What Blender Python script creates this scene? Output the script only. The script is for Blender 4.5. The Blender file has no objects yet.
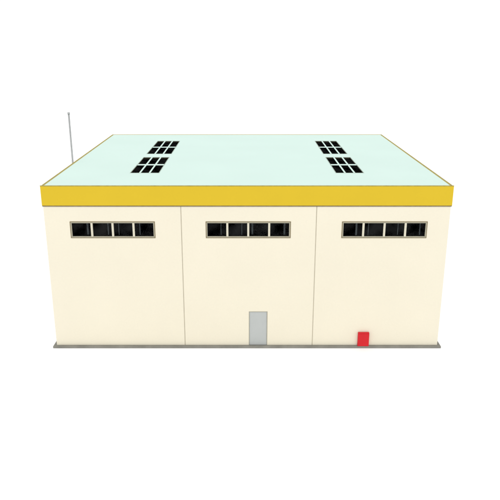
import bpy, bmesh, math, random
from mathutils import Vector
random.seed(11)
scene=bpy.context.scene
COL=scene.collection
scene.view_settings.view_transform='Standard'
scene.view_settings.look='None'
scene.view_settings.exposure=0

# ---------------- materials
def mat(name,color,rough=0.7,spec=0.2,var=0.03,scale=3.0,bump=0.0,bscale=40,stretch=(1,1,1),metal=0.0,fine=0.0):
    m=bpy.data.materials.new(name); m.use_nodes=True
    nt=m.node_tree; b=nt.nodes['Principled BSDF']
    b.inputs['Roughness'].default_value=rough
    b.inputs['Specular IOR Level'].default_value=spec
    b.inputs['Metallic'].default_value=metal
    tc=nt.nodes.new('ShaderNodeTexCoord')
    mp=nt.nodes.new('ShaderNodeMapping'); mp.inputs['Scale'].default_value=stretch
    nt.links.new(tc.outputs['Object'],mp.inputs['Vector'])
    n=nt.nodes.new('ShaderNodeTexNoise'); n.inputs['Scale'].default_value=scale; n.inputs['Detail'].default_value=6
    nt.links.new(mp.outputs['Vector'],n.inputs['Vector'])
    r=nt.nodes.new('ShaderNodeValToRGB')
    r.color_ramp.elements[0].position=0.3; r.color_ramp.elements[1].position=0.7
    r.color_ramp.elements[0].color=(*[c*(1-var) for c in color],1)
    r.color_ramp.elements[1].color=(*[min(1,c*(1+var)) for c in color],1)
    nt.links.new(n.outputs['Fac'],r.inputs['Fac'])
    out=r.outputs['Color']
    if fine>0:
        nf=nt.nodes.new('ShaderNodeTexNoise'); nf.inputs['Scale'].default_value=9; nf.inputs['Detail'].default_value=8; nf.inputs['Roughness'].default_value=0.8
        nt.links.new(mp.outputs['Vector'],nf.inputs['Vector'])
        mr=nt.nodes.new('ShaderNodeMapRange'); mr.inputs['From Min'].default_value=0.3; mr.inputs['From Max'].default_value=0.7
        mr.inputs['To Min'].default_value=1-fine; mr.inputs['To Max'].default_value=1+fine
        nt.links.new(nf.outputs['Fac'],mr.inputs['Value'])
        vm=nt.nodes.new('ShaderNodeVectorMath'); vm.operation='SCALE'
        nt.links.new(out,vm.inputs[0]); nt.links.new(mr.outputs['Result'],vm.inputs['Scale']); out=vm.outputs[0]
    nt.links.new(out,b.inputs['Base Color'])
    if bump>0:
        n2=nt.nodes.new('ShaderNodeTexNoise'); n2.inputs['Scale'].default_value=bscale; n2.inputs['Detail'].default_value=4
        nt.links.new(mp.outputs['Vector'],n2.inputs['Vector'])
        bp=nt.nodes.new('ShaderNodeBump'); bp.inputs['Strength'].default_value=bump; bp.inputs['Distance'].default_value=0.02
        nt.links.new(n2.outputs['Fac'],bp.inputs['Height']); nt.links.new(bp.outputs['Normal'],b.inputs['Normal'])
    return m
M_cream=mat('cream_card',(0.735,0.688,0.560),0.75,0.15,0.014,0.3,0.2,14,fine=0.025)
M_burn_shadow=mat('burnt_edge_and_shadow',(0.20,0.155,0.08),0.8,0.1,0.15,4)
M_edge=mat('tan_card_edge',(0.47,0.41,0.28),0.8,0.1,0.15,4)
M_mull=mat('pale_mullion',(0.60,0.57,0.46),0.8,0.1,0.08,4)
M_seam=mat('panel_seam',(0.50,0.46,0.36),0.8,0.1,0.06,2)
M_yellow=mat('mustard_band',(0.610,0.430,0.024),0.6,0.12,0.015,0.5,0.1,14,fine=0.012)
M_roof=mat('mint_roof',(0.585,0.730,0.675),0.85,0.05,0.015,0.2,0.1,14,fine=0.015)
M_rim=mat('olive_rim',(0.34,0.29,0.10),0.8,0.1,0.15,4)
M_in=mat('dark_interior',(0.006,0.006,0.007),0.9,0.03,0.2,1)  # inside painted near-black: indoor shade put into the colour despite the openings
M_frame=mat('beige_window_frame',(0.36,0.34,0.26),0.7,0.15,0.08,3)
M_skyf=mat('skylight_frame',(0.36,0.42,0.36),0.8,0.05,0.06,3)
M_stile=mat('grey_stile',(0.40,0.41,0.38),0.6,0.2,0.2,3)
M_base=mat('grey_base_card',(0.22,0.215,0.19),0.8,0.1,0.15,1.2,0.2,20,fine=0.06)
M_door=mat('grey_door_paint',(0.43,0.45,0.445),0.6,0.2,0.02,1,fine=0.02)
M_dtrim=mat('door_trim',(0.40,0.39,0.32),0.7,0.1,0.06,2)
M_red=mat('red_paint',(0.56,0.010,0.018),0.45,0.25,0.05,2,fine=0.04)
M_metal=mat('galvanised_metal',(0.36,0.37,0.37),0.5,0.25,0.08,6,metal=0.1)
M_ground=mat('white_ground',(0.965,0.965,0.965),0.9,0.0,0.003,0.1)

def glassmat(name,gl):
    m=bpy.data.materials.new(name); m.use_nodes=True
    nt=m.node_tree; nt.nodes.clear()
    o=nt.nodes.new('ShaderNodeOutputMaterial'); mx=nt.nodes.new('ShaderNodeMixShader')
    t=nt.nodes.new('ShaderNodeBsdfTransparent'); t.inputs[0].default_value=(0.6,0.62,0.64,1)
    g=nt.nodes.new('ShaderNodeBsdfGlossy'); g.inputs['Roughness'].default_value=0.15
    tc=nt.nodes.new('ShaderNodeTexCoord'); n=nt.nodes.new('ShaderNodeTexNoise'); n.inputs['Scale'].default_value=0.9
    nt.links.new(tc.outputs['Object'],n.inputs['Vector'])
    mr=nt.nodes.new('ShaderNodeMapRange'); mr.inputs['From Min'].default_value=0.35; mr.inputs['From Max'].default_value=0.7
    mr.inputs['To Min'].default_value=0.0; mr.inputs['To Max'].default_value=gl*2
    nt.links.new(n.outputs['Fac'],mr.inputs['Value']); nt.links.new(mr.outputs['Result'],mx.inputs['Fac'])
    nt.links.new(t.outputs[0],mx.inputs[1]); nt.links.new(g.outputs[0],mx.inputs[2]); nt.links.new(mx.outputs[0],o.inputs[0])
    return m
M_glass=glassmat('window_glass',0.006)

# ---------------- mesh helpers
def add_box(bm,x0,x1,y0,y1,z0,z1,mi=0):
    vs=[bm.verts.new(p) for p in [(x0,y0,z0),(x1,y0,z0),(x1,y1,z0),(x0,y1,z0),(x0,y0,z1),(x1,y0,z1),(x1,y1,z1),(x0,y1,z1)]]
    fs=[]
    for f in [(3,2,1,0),(4,5,6,7),(0,1,5,4),(1,2,6,5),(2,3,7,6),(3,0,4,7)]:
        fc=bm.faces.new([vs[i] for i in f]); fc.material_index=mi; fs.append(fc)
    return fs
def add_cyl(bm,c,r0,r1,z0,z1,n=20,mi=0):
    a=[];b=[]
    for i in range(n):
        t=2*math.pi*i/n
        a.append(bm.verts.new((c[0]+r0*math.cos(t),c[1]+r0*math.sin(t),z0)))
        b.append(bm.verts.new((c[0]+r1*math.cos(t),c[1]+r1*math.sin(t),z1)))
    for i in range(n):
        j=(i+1)%n
        f=bm.faces.new((a[i],a[j],b[j],b[i])); f.material_index=mi; f.smooth=True
    bm.faces.new(a[::-1]).material_index=mi; bm.faces.new(b).material_index=mi
def sheet(bm,us,vs,holes,f3,d,mi_out=0,mi_in=1,mi_edge=2):
    def solid(i,j):
        if i<0 or j<0 or i>=len(us)-1 or j>=len(vs)-1: return False
        cu=(us[i]+us[i+1])/2; cv=(vs[j]+vs[j+1])/2
        return not any(h[0]<cu<h[1] and h[2]<cv<h[3] for h in holes)
    cache={}
    def V(i,j,k):
        if (i,j,k) not in cache: cache[(i,j,k)]=bm.verts.new(f3(us[i],vs[j],d*k))
        return cache[(i,j,k)]
    for i in range(len(us)-1):
        for j in range(len(vs)-1):
            if not solid(i,j): continue
            bm.faces.new((V(i,j,0),V(i+1,j,0),V(i+1,j+1,0),V(i,j+1,0))).material_index=mi_out
            bm.faces.new((V(i,j+1,1),V(i+1,j+1,1),V(i+1,j,1),V(i,j,1))).material_index=mi_in
            for (ni,nj,a,b) in [(i-1,j,(i,j),(i,j+1)),(i+1,j,(i+1,j),(i+1,j+1)),(i,j-1,(i,j),(i+1,j)),(i,j+1,(i,j+1),(i+1,j+1))]:
                if not solid(ni,nj):
                    bm.faces.new((V(*a,0),V(*b,0),V(*b,1),V(*a,1))).material_index=mi_edge
def mk(name,bm,mats,parent=None,loc=(0,0,0),bevel=0):
    bmesh.ops.recalc_face_normals(bm,faces=bm.faces[:])
    me=bpy.data.meshes.new(name); bm.to_mesh(me); bm.free()
    for m in mats: me.materials.append(m)
    o=bpy.data.objects.new(name,me); COL.objects.link(o); o.location=loc
    if parent: o.parent=parent
    if bevel:
        b=o.modifiers.new('bevel','BEVEL'); b.width=bevel; b.segments=2; b.limit_method='ANGLE'
    return o

# ---------------- dimensions (metres)
HW=12.0; DEP=21.3; H=10.23; ZF=9.07; T=0.14
wh=bpy.data.objects.new('warehouse',None); COL.objects.link(wh); wh.location=(0,DEP/2,-0.13)
wh["label"]="cream model warehouse with mustard band, pale mint roof and grey base"
wh["category"]="building"
OFF=Vector((0,-DEP/2,0.13))
def P(v=(0,0,0)): return (Vector(v)+OFF)

bm=bmesh.new(); add_box(bm,-12.2,12.2,-0.20,DEP+0.22,-0.126,0.0)
mk('base',bm,[M_base],wh,P(),0.02)
ZB=0.002
seams=[-3.90,4.11]; g=0.022
WZ0,WZ1=7.10,8.06
wins=[(-10.48,-5.50),(-2.42,2.57),(5.67,10.68)]
DOOR=(0.12,1.27,2.30)
bm=bmesh.new()
spans=[(-HW,seams[0]-g),(seams[0]+g,seams[1]-g),(seams[1]+g,HW)]
for k,(a,b) in enumerate(spans):
    holes=[(wins[k][0],wins[k][1],WZ0,WZ1)]
    us=[a,wins[k][0],wins[k][1],b]; vs=[ZB,WZ0,WZ1,ZF+0.5]
    if k==1:
        holes.append((DOOR[0],DOOR[1],ZB,DOOR[2])); us+= [DOOR[0],DOOR[1]]; vs.append(DOOR[2])
    sheet(bm,sorted(us),sorted(vs),holes,lambda u,v,w:(u,w,v),T)
for s in seams:
    add_box(bm,s-0.12,s+0.12,T+0.003,T+0.06,ZB,ZF+0.5,3)
    add_box(bm,s-g+0.001,s+g-0.001,0.012,T,ZB,ZF+0.5,3)
mk('wall',bm,[M_cream,M_in,M_edge,M_seam],wh,P(),0.008)
def plain(name,f3,a,b):
    bm=bmesh.new(); sheet(bm,[a,b],[ZB,ZF+0.5],[],f3,T); return mk(name,bm,[M_cream,M_in,M_burn_shadow],wh,P(),0.012)
plain('wall',lambda u,v,w:(-HW+w,u,v),T+0.002,DEP-T-0.002)
plain('wall',lambda u,v,w:(HW-w,u,v),T+0.002,DEP-T-0.002)
plain('wall',lambda u,v,w:(u,DEP-w,v),-HW,HW)
bm=bmesh.new(); add_box(bm,-HW+T+.01,HW-T-.01,T+.08,DEP-T-.01,ZB+0.004,ZB+0.03)
mk('floor',bm,[M_in],wh,P())

# fascia
bm=bmesh.new(); e=0.05; ft=0.14
def band(x0,x1,y0,y1):
    fs=add_box(bm,x0,x1,y0,y1,ZF,H,0); fs[1].material_index=1; fs[0].material_index=1
band(-HW-e,HW+e,-e,-e+ft); band(-HW-e,HW+e,DEP+e-ft,DEP+e)
band(-HW-e,-HW-e+ft,-e+ft+.002,DEP+e-ft-.002); band(HW+e-ft,HW+e,-e+ft+.002,DEP+e-ft-.002)
add_box(bm,-HW-e+.01,HW+e-.01,-e+.008,-0.003,ZF-0.06,ZF-0.001,2)  # dark strip: burnt lower edge plus painted shadow line under the fascia
add_box(bm,-HW-e-.006,HW+e+.006,-e-.006,-e+.05,H+0.001,H+0.045,1)
mk('fascia',bm,[M_yellow,M_rim,M_burn_shadow],wh,P(),0.008)

# roof
sky=[(-7.5,-5.62,3.9,9.7),(-7.5,-5.62,11.1,17.5),(5.68,7.5,3.9,9.7),(5.68,7.5,11.1,17.5)]
xi0=-HW-e+ft+.003; xi1=-xi0; yi0=-e+ft+.003; yi1=DEP+e-ft-.003
ZR=H-0.015
bm=bmesh.new()
us=sorted({xi0,xi1,-7.5,-5.62,5.68,7.5}); vs=sorted({yi0,yi1,3.9,9.7,11.1,17.5})
sheet(bm,us,vs,sky,lambda u,v,w:(u,v,ZR-w),0.12)
roof=mk('roof',bm,[M_roof,M_in,M_burn_shadow],wh,P())
def window_grid(bm,W,Hh,nc,nr,fw,mw,mh,depth,f3,mi=0,mi2=0):
    def bx(u0,u1,v0,v1,w0,w1,mi):
        p=f3(u0,v0,w0); q=f3(u1,v1,w1)
        return add_box(bm,min(p[0],q[0]),max(p[0],q[0]),min(p[1],q[1]),max(p[1],q[1]),min(p[2],q[2]),max(p[2],q[2]),mi)
    bx(0,W,0,fw,0,depth,mi); bx(0,W,Hh-fw,Hh,0,depth,mi)
    bx(0,fw,fw+.001,Hh-fw-.001,0,depth,mi); bx(W-fw,W,fw+.001,Hh-fw-.001,0,depth,mi)
    for i in range(1,nc):
        u=W*i/nc; bx(u-mw/2,u+mw/2,fw+.001,Hh-fw-.001,.006,depth-.006,mi2)
    for j in range(1,nr):
        v=Hh*j/nr
        for i in range(nc):
            u0=(W*i/nc+mw/2 if i else fw)+.001; u1=(W*(i+1)/nc-mw/2 if i<nc-1 else W-fw)-.001
            bx(u0,u1,v-mh/2,v+mh/2,.01,depth-.01,mi2)
for (a,b,c,d) in sky:
    s=bpy.data.objects.new('skylight',None); COL.objects.link(s); s.parent=roof; s.location=(a,c,ZR)
    bm=bmesh.new(); window_grid(bm,b-a-.01,d-c-.01,3,2,0.03,0.11,0.36,0.045,lambda u,v,w:(u+.005,v+.005,-w+.015),1,0)
    mk('frame',bm,[M_roof,M_skyf],s,(0,0,0),0.005)
    bm=bmesh.new(); add_box(bm,0.03,b-a-.03,0.03,d-c-.03,-0.050,-0.044)
    mk('glass',bm,[M_glass],s)
# front windows
for (a,b) in wins:
    w_=bpy.data.objects.new('window',None); COL.objects.link(w_); w_.parent=wh; w_.location=P((a,0,WZ0))
    W=b-a; Hh=WZ1-WZ0
    bm=bmesh.new()
    window_grid(bm,W-.01,Hh-.01,4,1,0.06,0.12,0.1,0.11,lambda u,v,w:(u+.005,w-.025,v+.005),0,2)
    o=0.035
    for q in [(-o,W+o,-o,0.0),(-o,W+o,Hh,Hh+o),(-o,0,0.001,Hh-.001),(W,W+o,0.001,Hh-.001)]:
        add_box(bm,q[0],q[1],-0.018,-0.001,q[2],q[3],1)
    mk('frame',bm,[M_frame,M_burn_shadow,M_mull],w_,(0,0,0),0.006)
    for i in range(4):
        u=W*i/4+W/8+random.choice([-0.38,0.24,0.36,0.3,-0.3]); hw=random.choice([.02,.03,.05])
        bm=bmesh.new(); add_box(bm,-hw,hw,0,0.03,0,Hh-.18)
        mk('sash_stile',bm,[M_stile],w_,(u,0.15+random.uniform(0,.2),0.09))
    bm=bmesh.new(); add_box(bm,0.03,W-.03,0.092,0.098,0.03,Hh-.03)
    mk('glass',bm,[M_glass],w_)
# door
bm=bmesh.new(); dw=DOOR[1]-DOOR[0]; dh=DOOR[2]-ZB
add_box(bm,0.04,dw-.04,0.02,0.09,0.01,dh-.04,0)
for q in [(0.004,0.036,0.0,dh-.004),(dw-.036,dw-.004,0.0,dh-.004),(0.038,dw-.038,dh-.036,dh-.004)]:
    add_box(bm,q[0],q[1],-0.008,0.12,q[2]+.003,q[3],1)
mk('door',bm,[M_door,M_dtrim],wh,P((DOOR[0],0,ZB)),0.005)
# pipe
bm=bmesh.new(); c=(0,0)
add_cyl(bm,c,0.07,0.058,0.0,13.46); add_cyl(bm,c,0.08,0.08,13.461,13.60)
for z in (3,6,8.5): add_box(bm,0.05,0.19,-0.05,0.05,z,z+0.08)
mk('vent_pipe',bm,[M_metal],wh,P((-12.20,8.0,0.001)))

# red box
rb=bpy.data.objects.new('storage_box',None); COL.objects.link(rb); rb.location=(7.30,-0.014,0.002)
rb["label"]="small plain red box standing against the cream warehouse wall"; rb["category"]="box"
bm=bmesh.new(); add_box(bm,-0.35,0.35,-0.17,0,0.0,0.85)
mk('body',bm,[M_red],rb,(0,0,0),0.02)
bm=bmesh.new(); add_box(bm,-0.348,0.348,-0.168,0,0.855,0.92)
mk('lid',bm,[M_red],rb,(0,0,0),0.02)

# ground
bm=bmesh.new(); vs=[bm.verts.new(p) for p in [(-3000,-3000,-.13),(3000,-3000,-.13),(3000,3000,-.13),(-3000,3000,-.13)]]; bm.faces.new(vs)
gr=mk('ground',bm,[M_ground]); gr["kind"]="structure"

# light
w=bpy.data.worlds.new('World'); scene.world=w; w.use_nodes=True
w.node_tree.nodes['Background'].inputs[0].default_value=(1,1,1,1); w.node_tree.nodes['Background'].inputs[1].default_value=1.06
l=bpy.data.lights.new('key_light','SUN'); l.energy=0.9; l.angle=math.radians(25); l.color=(1,0.99,0.97)
lo=bpy.data.objects.new('key_light',l); COL.objects.link(lo); lo.rotation_euler=(math.radians(38),0,math.radians(3))

cam=bpy.data.cameras.new('camera'); co=bpy.data.objects.new('camera',cam); COL.objects.link(co)
cam.sensor_width=36; cam.lens=46.66; cam.shift_x=0.006; cam.clip_end=8000; cam.clip_start=0.5
co.location=(0,-37.04,18.42); co.rotation_euler=(math.radians(71.9),0,0)
scene.camera=co
